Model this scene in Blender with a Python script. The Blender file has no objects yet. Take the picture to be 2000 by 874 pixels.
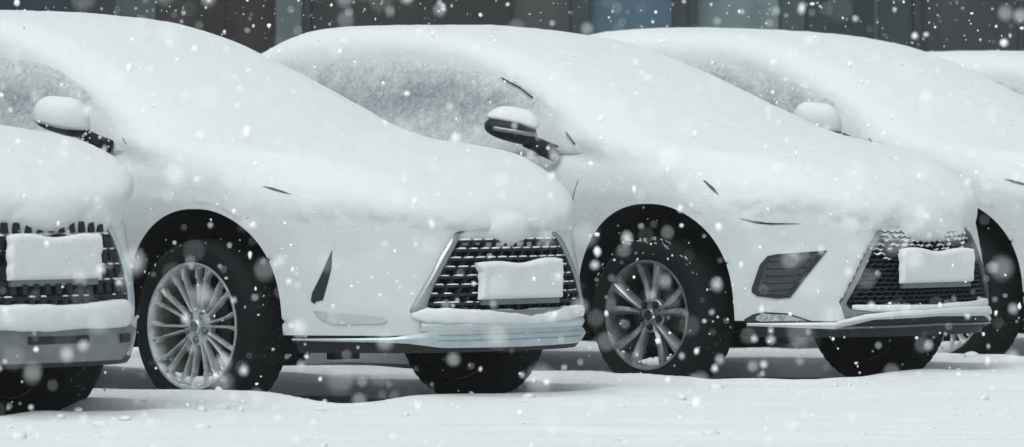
import bpy, bmesh, math, random
import numpy as np
from mathutils import Vector, Matrix, geometry

# ---------------------------------------------------------------- shape functions
# car space: x forward from the front axle, y to the car's left, z up from the tyre's bottom
def smax(a, b, k):
    h = np.maximum(k - np.abs(a - b), 0) / k
    return np.maximum(a, b) + h * h * k * 0.25

def smin(a, b, k):
    return -smax(-a, -b, k)

def sstep(a, b, v):
    t = np.clip((v - a) / (b - a), 0, 1)
    return t * t * (3 - 2 * t)

_pc = {}
def curve(pts, v):
    """smooth (monotone cubic) interpolation through pts"""
    key = tuple(pts)
    if key not in _pc:
        xs = np.array([p[0] for p in pts], float); ys = np.array([p[1] for p in pts], float)
        h = np.diff(xs); d = np.diff(ys) / h
        m = np.zeros(len(xs)); m[0] = d[0]; m[-1] = d[-1]
        for i in range(1, len(xs) - 1):
            if d[i - 1] * d[i] > 0:
                w1 = 2 * h[i] + h[i - 1]; w2 = h[i] + 2 * h[i - 1]
                m[i] = (w1 + w2) / (w1 / d[i - 1] + w2 / d[i])
        _pc[key] = (xs, ys, m)
    xs, ys, m = _pc[key]
    v = np.clip(np.asarray(v, float), xs[0], xs[-1])
    i = np.clip(np.searchsorted(xs, v, side='right') - 1, 0, len(xs) - 2)
    h = xs[i + 1] - xs[i]; t = (v - xs[i]) / h
    t2 = t * t; t3 = t2 * t
    return (2*t3 - 3*t2 + 1) * ys[i] + (t3 - 2*t2 + t) * h * m[i] + (3*t2 - 2*t3) * ys[i+1] + (t3 - t2) * h * m[i+1]

def waves(seed, freq, n=10):
    r = np.random.RandomState(seed)
    d = r.normal(size=(n, 3)); d /= np.linalg.norm(d, axis=1)[:, None]
    d *= (freq * r.uniform(.6, 1.6, n))[:, None]
    ph = r.uniform(0, 6.28, n)
    return d, ph

def noise(x, y, z, w):
    d, ph = w
    s = 0
    for (a, b, c), p in zip(d, ph):
        s = s + np.sin(a * x + b * y + c * z + p)
    return s / math.sqrt(len(ph))

LARGE = dict(nose=0.0, rear=-3.87, base=-2.79, track=.82, rt=.372, rr=.272, tw=.235, half=0.0, roof=0.0, ws=0.0, hood=0.0)
COMPACT = dict(nose=-.06, rear=-3.66, base=-2.66, track=.79, rt=.362, rr=.252, tw=.225, half=-.025, roof=-.035, ws=.08, hood=0.005)

def width(P, x, z):
    wx = curve([(-3.9, .80), (-3.5, .885), (-2.79, .94), (-1.5, .93), (-.5, .925), (0, .942), (.35, .93), (.6, .90), (.9, .865), (1.2, .82)], x)
    wz = curve([(.2, -.05), (.34, -.03), (.5, -.006), (.62, 0), (.78, 0), (.9, -.012), (1.0, -.035), (1.1, -.065), (1.2, -.10), (1.4, -.2)], z)
    dip = -.022 * np.exp(-((z - .5) / .13) ** 2) * sstep(-.45, -.75, x) * sstep(-2.5, -2.2, x)
    return wx + wz + dip + P['half']

def front(P, y, z):
    f0 = curve([(.2, 1.01), (.32, 1.045), (.42, 1.055), (.55, 1.04), (.7, 1.01), (.78, .99), (.86, .96), (.95, .895), (1.1, .7)], z)
    return f0 + P['nose'] - .90 * np.abs(y) ** 3.0

HOOD = [(-4, 1.16), (-3, 1.15), (-1.5, 1.125), (-.5, 1.115), (-.1, 1.105), (.2, 1.075), (.5, 1.02), (.7, .97), (.85, .91), (.95, .86), (1.1, .76)]
ROOF = [(-4.2, 1.25), (-3.8, 1.42), (-3.4, 1.55), (-2.9, 1.65), (-2.4, 1.68), (-2.0, 1.675), (-1.6, 1.645), (-1.2, 1.59), (-.8, 1.5), (-.4, 1.38), (.5, 1.1)]
GLASS_TOP = [(-3.4, 1.30), (-3.1, 1.38), (-2.8, 1.46), (-2.5, 1.53), (-2.3, 1.565), (-2.0, 1.58), (-1.75, 1.575), (-1.42, 1.53), (-1.13, 1.46), (-.9, 1.365), (-.75, 1.285), (-.63, 1.21), (-.45, 1.08), (-.2, .9)]

def lower(P, x, y, z):
    ay = np.abs(y)
    f = smax(ay - width(P, x, z), z - (curve(HOOD, x - P['nose'] * .8) + P['hood'] - .10 * y * y), .13)
    f = smax(f, x - front(P, y, z), .07)
    f = smax(f, (P['rear'] + .35 * np.maximum(ay - .4, 0) ** 2 + .18 * np.maximum(z - .9, 0)) - x, .15)
    return f

def cabin(P, x, y, z, off=0.0):
    ay = np.abs(y)
    wg = .865 - .44 * (z - 1.1) + P['half'] - .10 * sstep(-2.3, -3.8, x) - .09 * sstep(1.14, 1.0, z)
    f = smax(ay - wg - off, z - (curve(ROOF, x) + P['roof'] - .07 * y * y) - off, .10)
    f = smax(f, .43 * (x + .33 * y * y - .0 - P['ws']) + .903 * (z - 1.10) - off, .12)
    f = smax(f, .62 * ((P['rear'] + .25) - x) + .78 * (z - 1.13) - off, .2)
    f = np.maximum(f, .98 - z)
    return f

def arch(P, x, z):
    best = 1e9
    for ax in (0.0, P['base']):
        r = (np.abs((x - ax - .02) / .455) ** 2.25 + np.abs((z - .36) / .515) ** 2.25) ** (1 / 2.25)
        best = np.minimum(best, (r - 1) * .46)
    return best

def solid(P, x, y, z):
    return smin(lower(P, x, y, z), cabin(P, x, y, z), .05)

def body(P, x, y, z):
    f = solid(P, x, y, z)
    return np.maximum(f, -np.maximum(arch(P, x, z), .52 - np.abs(y)))

SNOW_HOOD = [(-4, 1.2), (-1.5, 1.19), (-.5, 1.215), (-.1, 1.205), (.2, 1.178), (.5, 1.118), (.7, 1.055), (.85, .98), (.95, .915), (1.03, .84), (1.1, .77)]
SNOW_ROOF = [(-4.2, 1.30), (-3.8, 1.48), (-3.4, 1.64), (-2.9, 1.74), (-2.4, 1.77), (-2.0, 1.76), (-1.65, 1.733), (-1.3, 1.688), (-.9, 1.60), (-.5, 1.47), (0, 1.28), (.5, 1.15)]

def snowf(P, S, x, y, z):
    """the blanket of snow; dips under the paint where the panels are bare"""
    ay = np.abs(y)
    big = noise(x, y, z, S['w0']) * .006 + noise(x, y, z, S['w1']) * .0016 + noise(x, y, z, S['w2']) * .0012 + noise(x, y, z, S['w3']) * .0007
    edge = noise(x, y, z, S['w1']) * .020 + noise(x, y, z, S['w2']) * .013 + noise(x, y, z, S['w3']) * .008
    xx = x - P['nose'] * .8
    zb = curve([(-4, 1.13), (-1.6, 1.12), (-.9, 1.10), (-.6, 1.04), (-.3, .985), (.1, .94), (.4, .895), (.7, .845), (1.1, .80)], xx) + edge
    wl = width(P, x, z) + (-.010 + .020 * sstep(-.12, .14, z - zb))
    fr = front(P, y, z) + (-.025 + S.get('over', .074) * sstep(-.06, .13, z - (S.get('lip', .775) + edge * .8 + .015 * np.cos(9 * y))))
    f = smax(ay - wl, z - (curve(SNOW_HOOD, xx) + P['hood'] - .09 * y * y), .16)
    f = smax(f, x - fr - S.get('wide', .03) * sstep(.8, 1.0, z), .10)
    f = smax(f, (P['rear'] - .01) - x, .2)
    zt = curve(GLASS_TOP, x - P['ws'] * .6) + P['roof'] * .5 + edge * .5
    wg = .865 - .44 * (z - 1.1) + P['half'] - .10 * sstep(-2.3, -3.8, x) - .13 * sstep(1.18, 1.0, z) + (-.028 + .066 * sstep(-.10, .15, z - zt))
    g = smax(ay - wg, z - (curve(SNOW_ROOF, x - P['ws'] * .5) + P['roof'] + .004 - .07 * y * y), .16)
    g = smax(g, .43 * (x + .33 * y * y - P['ws']) + .903 * (z - 1.10) - .045, .2)
    g = smax(g, .62 * ((P['rear'] + .2) - x) + .78 * (z - 1.13) - .06, .2)
    g = np.maximum(g, .98 - z)
    f = smin(f, g, .10)
    # the lump that hangs over the badge
    lx, lz = S.get('lump', (.984, .788))
    lump = (np.sqrt(((x - lx - P['nose']) / .042) ** 2 + (np.abs(y) / .135) ** 2 + ((z - lz) / .070) ** 2) - 1) * .042
    f = smin(f, lump, .03)
    f = np.maximum(f, -np.maximum(arch(P, x, z) - .012, .52 - ay))
    return f - big
# ==BUILD==

scene = bpy.context.scene
COL = scene.collection
random.seed(7)

def link(name, verts, faces, mat=None, parent=None, smooth=True):
    me = bpy.data.meshes.new(name)
    me.from_pydata([tuple(map(float, v)) for v in verts], [], [tuple(map(int, f)) for f in faces])
    if smooth:
        me.polygons.foreach_set('use_smooth', [True] * len(me.polygons))
    if mat: me.materials.append(mat)
    me.update()
    o = bpy.data.objects.new(name, me)
    COL.objects.link(o)
    if parent: o.parent = parent
    return o

def tag(o, label=None, cat=None, group=None, kind=None):
    for k, v in (('label', label), ('category', cat), ('group', group), ('kind', kind)):
        if v: o[k] = v
    return o

def empty(name, loc=(0, 0, 0), rz=0, parent=None):
    o = bpy.data.objects.new(name, None); COL.objects.link(o)
    o.location = loc; o.rotation_euler = (0, 0, rz); o.empty_display_size = .2
    if parent: o.parent = parent
    return o

def copy_tree(o, parent=None):
    c = o.copy(); COL.objects.link(c)
    if parent: c.parent = parent
    for ch in list(o.children): copy_tree(ch, c)
    return c

class MB:
    """collects shapes for one mesh"""
    def __init__(s): s.v = []; s.f = []
    def add(s, v, f):
        n = len(s.v); s.v += [tuple(p) for p in v]; s.f += [tuple(i + n for i in q) for q in f]
    def box(s, a, b):
        (x0, y0, z0), (x1, y1, z1) = a, b
        s.add([(x0,y0,z0),(x1,y0,z0),(x1,y1,z0),(x0,y1,z0),(x0,y0,z1),(x1,y0,z1),(x1,y1,z1),(x0,y1,z1)],
              [(3,2,1,0),(4,5,6,7),(0,1,5,4),(1,2,6,5),(2,3,7,6),(3,0,4,7)])
    def sweep(s, path, sect, closed=False, up=None):
        """sect: list of (a,b) offsets per path point or one shared list; frame from tangent and up"""
        P_ = [np.array(p, float) for p in path]; n = len(P_)
        rings = []
        for i in range(n):
            t = P_[(i + 1) % n if closed else min(i + 1, n - 1)] - P_[(i - 1) % n if closed else max(i - 1, 0)]
            t /= max(np.linalg.norm(t), 1e-9)
            u = np.array(up[i] if up is not None and hasattr(up[0], '__len__') else (up if up is not None else (0, 0, 1)), float)
            a = np.cross(t, u)
            if np.linalg.norm(a) < 1e-6: a = np.cross(t, (1, 0, .01))
            a /= np.linalg.norm(a); b = np.cross(a, t)
            sc = sect[i] if isinstance(sect[0], list) else sect
            rings.append([P_[i] + a * q[0] + b * q[1] for q in sc])
        m = len(rings[0]); v = [p for r in rings for p in r]; f = []
        for i in range(n if closed else n - 1):
            j = (i + 1) % n
            for k in range(m):
                l = (k + 1) % m
                f.append((i*m+k, i*m+l, j*m+l, j*m+k))
        if not closed:
            f.append(tuple(range(m - 1, -1, -1))); f.append(tuple((n - 1) * m + k for k in range(m)))
        s.add(v, f)
    def tube(s, path, r, k=8, closed=False):
        rr = r if hasattr(r, '__len__') else [r] * len(path)
        s.sweep(path, [[(q * math.cos(6.28318 * i / k), q * math.sin(6.28318 * i / k)) for i in range(k)] for q in rr], closed)
    def lathe(s, prof, n=64, wob=None):
        """profile (r, w) round the y axis"""
        v = []; m = len(prof)
        for i in range(n):
            a = 2 * math.pi * i / n
            for k, (r, w) in enumerate(prof):
                q = r + (wob(i, k) if wob else 0)
                v.append((q * math.cos(a), w, q * math.sin(a)))
        f = []
        for i in range(n):
            j = (i + 1) % n
            for k in range(m - 1):
                f.append((i*m+k, i*m+k+1, j*m+k+1, j*m+k))
        s.add(v, f)
    def build(s, name, mat, parent=None, smooth=True):
        o = link(name, s.v, s.f, mat, parent, smooth)
        return o

def auto_smooth(o, deg=35):
    bm = bmesh.new(); bm.from_mesh(o.data)
    bmesh.ops.recalc_face_normals(bm, faces=bm.faces)
    for e in bm.edges:
        e.smooth = not (len(e.link_faces) == 2 and e.calc_face_angle(0) > math.radians(deg))
    bm.to_mesh(o.data); bm.free()
    return o

# ---------------------------------------------------------------- materials
def new_mat(name):
    m = bpy.data.materials.new(name); m.use_nodes = True
    nt = m.node_tree; b = nt.nodes['Principled BSDF']
    return m, nt, b

def nnode(nt, t, **kw):
    n = nt.nodes.new(t)
    for k, v in kw.items():
        if k in n.inputs.keys(): n.inputs[k].default_value = v
        else: setattr(n, k, v)
    return n

def noise_node(nt, scale, detail=4, rough=.55, vec=None, stretch=None):
    tc = nt.nodes.new('ShaderNodeTexCoord')
    src = tc.outputs['Object']
    if stretch:
        mp = nt.nodes.new('ShaderNodeMapping'); mp.inputs['Scale'].default_value = stretch
        nt.links.new(src, mp.inputs['Vector']); src = mp.outputs['Vector']
    n = nnode(nt, 'ShaderNodeTexNoise', Scale=scale, Detail=detail, Roughness=rough)
    nt.links.new(src, n.inputs['Vector'])
    return n

def ramp(nt, src, stops):
    r = nt.nodes.new('ShaderNodeValToRGB')
    el = r.color_ramp.elements
    while len(el) > len(stops): el.remove(el[-1])
    while len(el) < len(stops): el.new(.5)
    for e, (p, c) in zip(el, stops):
        e.position = p; e.color = (*c, 1) if len(c) == 3 else c
    nt.links.new(src, r.inputs['Fac'])
    return r

def bump(nt, b, layers):
    """layers: (height socket, strength, distance)"""
    prev = None
    for h, st, dist in layers:
        n = nnode(nt, 'ShaderNodeBump', Strength=st, Distance=dist)
        nt.links.new(h, n.inputs['Height'])
        if prev: nt.links.new(prev.outputs['Normal'], n.inputs['Normal'])
        prev = n
    nt.links.new(prev.outputs['Normal'], b.inputs['Normal'])

def plain(name, col, rough=.5, metal=0, coat=0, vary=.15, scale=30, bmp=0, spec=.5):
    m, nt, b = new_mat(name); b.inputs['Specular IOR Level'].default_value = spec
    n = noise_node(nt, scale, 5)
    lo = tuple(c * (1 - vary) for c in col); hi = tuple(min(1, c * (1 + vary)) for c in col)
    r = ramp(nt, n.outputs['Fac'], [(.3, lo), (.7, hi)])
    nt.links.new(r.outputs['Color'], b.inputs['Base Color'])
    b.inputs['Roughness'].default_value = rough; b.inputs['Metallic'].default_value = metal
    b.inputs['Coat Weight'].default_value = coat
    if bmp: bump(nt, b, [(n.outputs['Fac'], bmp, .004)])
    return m

def snow_mat(name, col, strong=1.0, stretch=None, fine=260):
    m, nt, b = new_mat(name)
    a = noise_node(nt, 9, 5, .6, stretch=stretch); c = noise_node(nt, 75, 5, .7, stretch=stretch); d = noise_node(nt, fine, 2, .7)
    r = ramp(nt, c.outputs['Fac'], [(.25, tuple(v * (.95 if stretch is None else .89) for v in col)), (.7, col)])
    nt.links.new(r.outputs['Color'], b.inputs['Base Color'])
    b.inputs['Roughness'].default_value = .85
    b.inputs['Specular IOR Level'].default_value = .25
    bump(nt, b, [(a.outputs['Fac'], .35 * strong, .03), (c.outputs['Fac'], .45 * strong, .010), (d.outputs['Fac'], .5 * strong, .0035)])
    return m

SNOW = snow_mat('car_snow', (.70, .715, .715), .7)
GSNOW = snow_mat('ground_snow', (.78, .795, .795), 1.1, stretch=(.4, 1.3, 1), fine=180)
PACKED = snow_mat('packed_snow', (.68, .70, .70), 1.0)

def paint_mat():
    m, nt, b = new_mat('white_paint')
    n1 = noise_node(nt, 5, 6, .65); n2 = noise_node(nt, 140, 4, .7); n3 = noise_node(nt, 500, 2, .6)
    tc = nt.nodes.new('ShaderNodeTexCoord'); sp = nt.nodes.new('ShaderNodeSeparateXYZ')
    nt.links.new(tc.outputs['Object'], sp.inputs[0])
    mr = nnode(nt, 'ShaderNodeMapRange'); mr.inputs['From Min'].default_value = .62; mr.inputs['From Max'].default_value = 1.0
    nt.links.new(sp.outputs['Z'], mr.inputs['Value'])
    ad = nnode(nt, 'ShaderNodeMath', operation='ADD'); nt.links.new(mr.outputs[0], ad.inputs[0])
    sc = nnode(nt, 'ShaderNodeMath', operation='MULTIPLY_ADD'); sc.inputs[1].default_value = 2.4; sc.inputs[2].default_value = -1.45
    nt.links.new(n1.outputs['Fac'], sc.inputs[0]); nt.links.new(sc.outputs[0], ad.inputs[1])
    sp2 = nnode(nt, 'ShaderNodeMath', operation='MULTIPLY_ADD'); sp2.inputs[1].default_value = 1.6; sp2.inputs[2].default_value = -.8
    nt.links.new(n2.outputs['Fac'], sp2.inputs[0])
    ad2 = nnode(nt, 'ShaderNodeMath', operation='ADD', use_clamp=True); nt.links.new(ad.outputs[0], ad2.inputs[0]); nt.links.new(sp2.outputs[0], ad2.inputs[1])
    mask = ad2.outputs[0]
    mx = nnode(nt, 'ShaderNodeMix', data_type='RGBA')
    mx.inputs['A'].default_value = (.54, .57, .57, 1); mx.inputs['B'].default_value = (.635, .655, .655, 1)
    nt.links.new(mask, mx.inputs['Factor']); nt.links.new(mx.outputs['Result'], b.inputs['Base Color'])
    mr2 = nnode(nt, 'ShaderNodeMapRange'); mr2.inputs['To Min'].default_value = .30; mr2.inputs['To Max'].default_value = .9
    nt.links.new(mask, mr2.inputs['Value']); nt.links.new(mr2.outputs[0], b.inputs['Roughness'])
    ml = nnode(nt, 'ShaderNodeMath', operation='MULTIPLY'); nt.links.new(mask, ml.inputs[0]); nt.links.new(n2.outputs['Fac'], ml.inputs[1])
    ml2 = nnode(nt, 'ShaderNodeMath', operation='MULTIPLY'); nt.links.new(mask, ml2.inputs[0]); nt.links.new(n3.outputs['Fac'], ml2.inputs[1])
    bump(nt, b, [(ml.outputs[0], .6, .006), (ml2.outputs[0], .5, .003)])
    return m
PAINT = paint_mat()

def frost_mat():
    m, nt, b = new_mat('frosted_glass')
    n1 = noise_node(nt, 7, 9, .82, stretch=(1, 1, 1.5)); n2 = noise_node(nt, 38, 6, .85); n3 = noise_node(nt, 190, 3, .7)
    tc = nt.nodes.new('ShaderNodeTexCoord'); sp = nt.nodes.new('ShaderNodeSeparateXYZ')
    nt.links.new(tc.outputs['Object'], sp.inputs[0])
    mr = nnode(nt, 'ShaderNodeMapRange'); mr.inputs['From Min'].default_value = 1.36; mr.inputs['From Max'].default_value = 1.13
    mr.inputs['To Min'].default_value = .0; mr.inputs['To Max'].default_value = .34
    nt.links.new(sp.outputs['Z'], mr.inputs['Value'])            # blown snow lies thicker along the bottom of the pane
    a = nnode(nt, 'ShaderNodeMath', operation='MULTIPLY_ADD'); a.inputs[1].default_value = .75; nt.links.new(n1.outputs['Fac'], a.inputs[0])
    c = nnode(nt, 'ShaderNodeMath', operation='MULTIPLY'); c.inputs[1].default_value = .95; nt.links.new(n2.outputs['Fac'], c.inputs[0])
    nt.links.new(c.outputs[0], a.inputs[2])
    d = nnode(nt, 'ShaderNodeMath', operation='ADD'); nt.links.new(a.outputs[0], d.inputs[0]); nt.links.new(mr.outputs[0], d.inputs[1])
    at = nnode(nt, 'ShaderNodeAttribute', attribute_name='rime')     # thickness of the rime towards the rubber
    d2 = nnode(nt, 'ShaderNodeMath', operation='MULTIPLY_ADD'); d2.inputs[1].default_value = .24; nt.links.new(at.outputs['Fac'], d2.inputs[0]); nt.links.new(d.outputs[0], d2.inputs[2])
    d = d2
    d3 = nnode(nt, 'ShaderNodeMath', operation='MULTIPLY'); d3.inputs[1].default_value = .85; nt.links.new(d.outputs[0], d3.inputs[0]); d = d3
    r = ramp(nt, d.outputs[0], [(.50, (.07, .09, .10)), (.63, (.21, .25, .27)), (.76, (.36, .405, .42)), (.89, (.52, .55, .56)), (1.0, (.66, .68, .68))])
    nt.links.new(r.outputs['Color'], b.inputs['Base Color'])
    b.inputs['Roughness'].default_value = .75
    bump(nt, b, [(n2.outputs['Fac'], .8, .010), (n3.outputs['Fac'], .8, .004)])
    return m
FROST = frost_mat()

BLACK = plain('black_plastic', (.015, .018, .020), .6, spec=.3, vary=.4, scale=60, bmp=.3)
LINER = plain('arch_liner', (.007, .008, .009), .9, spec=.15, vary=.4, scale=14)
GLOSS = plain('gloss_black', (.012, .014, .016), .25, vary=.2)
CHROME = plain('satin_metal', (.27, .295, .30), .4, metal=.7, vary=.08, scale=12)
ALLOY = plain('alloy_silver', (.57, .60, .60), .36, metal=.6, vary=.28, scale=22, bmp=.1)
DARKALLOY = plain('alloy_grey', (.26, .285, .29), .33, metal=.7, vary=.3, scale=22, bmp=.1)
SKID = plain('brushed_skid', (.46, .53, .555), .5, metal=.5, vary=.1, scale=18)
SKIDDARK = plain('skid_groove_metal', (.26, .30, .32), .45, metal=.5, vary=.15)
DISC = plain('brake_disc', (.045, .048, .05), .6, metal=.4, vary=.3)
LENS = plain('lamp_lens', (.30, .34, .35), .15, vary=.5, scale=70, coat=.5, bmp=.5)
SILVERLENS = plain('reflector_strip', (.46, .50, .50), .3, metal=.3, vary=.22, scale=240, bmp=.3)
LAMPEDGE = plain('lamp_edge', (.06, .066, .068), .5, vary=.8, scale=120)
FOGMESH = plain('fog_lamp_net', (.028, .032, .034), .6, vary=.6, scale=160, bmp=.6)
GREYTRIM = plain('grey_trim', (.16, .175, .18), .5, vary=.2, scale=10)

def tyre_mat():
    m, nt, b = new_mat('tyre_rubber')
    n = noise_node(nt, 45, 6, .7); n2 = noise_node(nt, 6, 3)
    tc = nt.nodes.new('ShaderNodeTexCoord'); sp = nt.nodes.new('ShaderNodeSeparateXYZ'); nt.links.new(tc.outputs['Object'], sp.inputs[0])
    cb = nt.nodes.new('ShaderNodeCombineXYZ'); nt.links.new(sp.outputs['X'], cb.inputs['X']); nt.links.new(sp.outputs['Z'], cb.inputs['Z'])
    ln = nnode(nt, 'ShaderNodeVectorMath', operation='LENGTH'); nt.links.new(cb.outputs[0], ln.inputs[0])
    mr = nnode(nt, 'ShaderNodeMapRange'); mr.inputs['From Min'].default_value = .30; mr.inputs['From Max'].default_value = .375
    mr.inputs['To Min'].default_value = -.36; mr.inputs['To Max'].default_value = -.14
    nt.links.new(ln.outputs['Value'], mr.inputs['Value'])
    ad = nnode(nt, 'ShaderNodeMath', operation='ADD'); nt.links.new(n.outputs['Fac'], ad.inputs[0]); nt.links.new(mr.outputs[0], ad.inputs[1])
    ad2 = nnode(nt, 'ShaderNodeMath', operation='MULTIPLY_ADD'); ad2.inputs[1].default_value = .25; nt.links.new(n2.outputs['Fac'], ad2.inputs[0]); nt.links.new(ad.outputs[0], ad2.inputs[2])
    r = ramp(nt, ad2.outputs[0], [(.50, (.007, .008, .009)), (.62, (.014, .016, .018)), (.72, (.42, .45, .46))])
    nt.links.new(r.outputs['Color'], b.inputs['Base Color']); b.inputs['Roughness'].default_value = .85; b.inputs['Specular IOR Level'].default_value = .18
    bump(nt, b, [(n.outputs['Fac'], .4, .004)])
    return m
TYRE = tyre_mat()

# ---------------------------------------------------------------- skins of implicit shapes
def nets(f, xs, ys, zs):
    X, Y, Z = np.meshgrid(xs, ys, zs, indexing='ij')
    V = f(X, Y, Z); del X, Y, Z
    nx, ny, nz = V.shape
    shp = (nx - 1, ny - 1, nz - 1)
    acc = np.zeros(shp + (3,)); cnt = np.zeros(shp, np.int16)
    quads = []
    base = [np.asarray(xs, float), np.asarray(ys, float), np.asarray(zs, float)]
    for ax in range(3):
        sl0 = [slice(None)] * 3; sl1 = [slice(None)] * 3
        sl0[ax] = slice(0, -1); sl1[ax] = slice(1, None)
        A = V[tuple(sl0)]; B = V[tuple(sl1)]
        ii = np.argwhere((A < 0) != (B < 0))
        if len(ii) == 0: continue
        a = A[tuple(ii.T)]; b = B[tuple(ii.T)]
        t = a / (a - b)
        pos = np.stack([base[k][ii[:, k]] for k in range(3)], 1)
        pos[:, ax] += t * (base[ax][ii[:, ax] + 1] - base[ax][ii[:, ax]])
        o1, o2 = (ax + 1) % 3, (ax + 2) % 3
        for d1 in (-1, 0):
            for d2 in (-1, 0):
                c = ii.copy(); c[:, o1] += d1; c[:, o2] += d2
                ok = np.all((c >= 0) & (c < np.array(shp)), axis=1)
                np.add.at(acc, tuple(c[ok].T), pos[ok]); np.add.at(cnt, tuple(c[ok].T), 1)
        inner = np.ones(len(ii), bool)
        for o in (o1, o2):
            inner &= (ii[:, o] >= 1) & (ii[:, o] <= shp[o] - 1)
        jj = ii[inner]; neg = a[inner] < 0
        q = []
        for d1, d2 in ((-1, -1), (0, -1), (0, 0), (-1, 0)):
            c = jj.copy(); c[:, o1] += d1; c[:, o2] += d2
            q.append(np.ravel_multi_index(c.T, shp))
        q = np.stack(q, 1); q[~neg] = q[~neg][:, ::-1]
        quads.append(q)
    used = np.flatnonzero(cnt.ravel())
    remap = -np.ones(cnt.size, np.int64); remap[used] = np.arange(len(used))
    verts = acc.reshape(-1, 3)[used] / cnt.ravel()[used][:, None]
    return verts, remap[np.concatenate(quads)]

def grad(f, v, e=1.5e-3):
    g = np.zeros_like(v)
    for k in range(3):
        d = np.zeros(3); d[k] = e
        a = v + d; b = v - d
        g[:, k] = (f(a[:, 0], a[:, 1], a[:, 2]) - f(b[:, 0], b[:, 1], b[:, 2])) / (2 * e)
    return g

def settle(f, v, n=3, lim=.008):
    for _ in range(n):
        val = f(v[:, 0], v[:, 1], v[:, 2]); g = grad(f, v)
        st = val[:, None] * g / np.maximum((g * g).sum(1), .05)[:, None]
        ln = np.linalg.norm(st, axis=1); st *= np.minimum(1, lim / np.maximum(ln, 1e-9))[:, None]
        v = v - st
    return v

def sub_mesh(v, q, keep):
    f = q[keep]; used = np.unique(f); rm = -np.ones(len(v), np.int64); rm[used] = np.arange(len(used))
    return v[used], rm[f]

def np_mesh(name, v, q):
    me = bpy.data.meshes.new(name)
    q = np.asarray(q); n = q.shape[0]; k = q.shape[1]
    me.vertices.add(len(v)); me.vertices.foreach_set('co', np.asarray(v, np.float32).ravel())
    me.loops.add(n * k); me.loops.foreach_set('vertex_index', q.astype(np.int32).ravel())
    me.polygons.add(n); me.polygons.foreach_set('loop_start', np.arange(0, n * k, k, dtype=np.int32))
    me.update(calc_edges=True); me.validate()
    me.polygons.foreach_set('use_smooth', np.ones(len(me.polygons), bool))
    return me

def obj_np(name, v, q, mat, parent):
    me = np_mesh(name, v, q); me.materials.append(mat)
    o = bpy.data.objects.new(name, me); COL.objects.link(o); o.parent = parent
    return o

def axis_pts(*segs):
    """(start, end, step) runs joined"""
    out = []
    for a, b, s in segs:
        n = max(1, int(round((b - a) / s)))
        out += list(np.linspace(a, b, n + 1)[(1 if out else 0):])
    return np.array(out)

XS = axis_pts((-3.96, -1.7, .045), (-1.7, -.6, .022), (-.6, 1.17, .0145))
YS = axis_pts((-1.02, 1.02, .020))
ZS = axis_pts((.3378, 1.0, .0145), (1.0, 1.83, .018))

# rays onto the body
def cast(P, o, d, f=solid, far=2.2):
    """first point from o along d (arrays n,3) where f<0"""
    o = np.atleast_2d(np.asarray(o, float)); d = np.broadcast_to(np.asarray(d, float), o.shape)
    ts = np.linspace(0, far, 600)
    p = o[:, None, :] + d[:, None, :] * ts[None, :, None]
    val = f(P, p[..., 0], p[..., 1], p[..., 2]) < 0
    i = np.argmax(val, axis=1); hit = val.any(axis=1)
    lo = ts[np.maximum(i - 1, 0)]; hi = ts[i]
    for _ in range(12):
        mid = (lo + hi) / 2; q = o + d * mid[:, None]
        inside = f(P, q[:, 0], q[:, 1], q[:, 2]) < 0
        hi = np.where(inside, mid, hi); lo = np.where(inside, lo, mid)
    q = o + d * hi[:, None]
    q[~hit] = o[~hit] + d[~hit] * 1.0
    return q

def normals(P, q, f=solid):
    g = grad(lambda x, y, z: f(P, x, y, z), q)
    return g / np.linalg.norm(g, axis=1)[:, None]

def project(P, uv, how, off=0.0, f=solid):
    """how 'side': uv=(x,z) seen from the car's right; 'front': uv=(y,z); 'corner': uv=(u,z), u along (.707,.707)"""
    uv = np.asarray(uv, float); n = len(uv)
    if how == 'side':
        o = np.stack([uv[:, 0], np.full(n, -1.5), uv[:, 1]], 1); d = (0, 1, 0)
    elif how == 'front':
        o = np.stack([np.full(n, 1.6), uv[:, 0], uv[:, 1]], 1); d = (-1, 0, 0)
    else:
        r = math.sqrt(.5)
        o = np.stack([uv[:, 0] * r + 1.6 * r, uv[:, 0] * r - 1.6 * r, uv[:, 1]], 1); d = (-r, r, 0)
    q = cast(P, o, d, f)
    if np.any(np.asarray(off) != 0): q = q + normals(P, q, f) * np.reshape(off, (-1, 1))
    return q

def resample(poly, step, closed=True):
    out = []; n = len(poly)
    for i in range(n if closed else n - 1):
        a = np.array(poly[i], float); b = np.array(poly[(i + 1) % n], float)
        k = max(1, int(round(np.linalg.norm(b - a) / step)))
        for j in range(k): out.append(tuple(a + (b - a) * j / k))
    if not closed: out.append(tuple(map(float, poly[-1])))
    return out

def rounded(poly, r=.3, it=2):
    """Chaikin corner cutting"""
    for _ in range(it):
        o = []
        for i in range(len(poly)):
            a = np.array(poly[i], float); b = np.array(poly[(i + 1) % len(poly)], float)
            o += [tuple(a + (b - a) * r * .5), tuple(b + (a - b) * r * .5)]
        poly = o
    return poly

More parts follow.
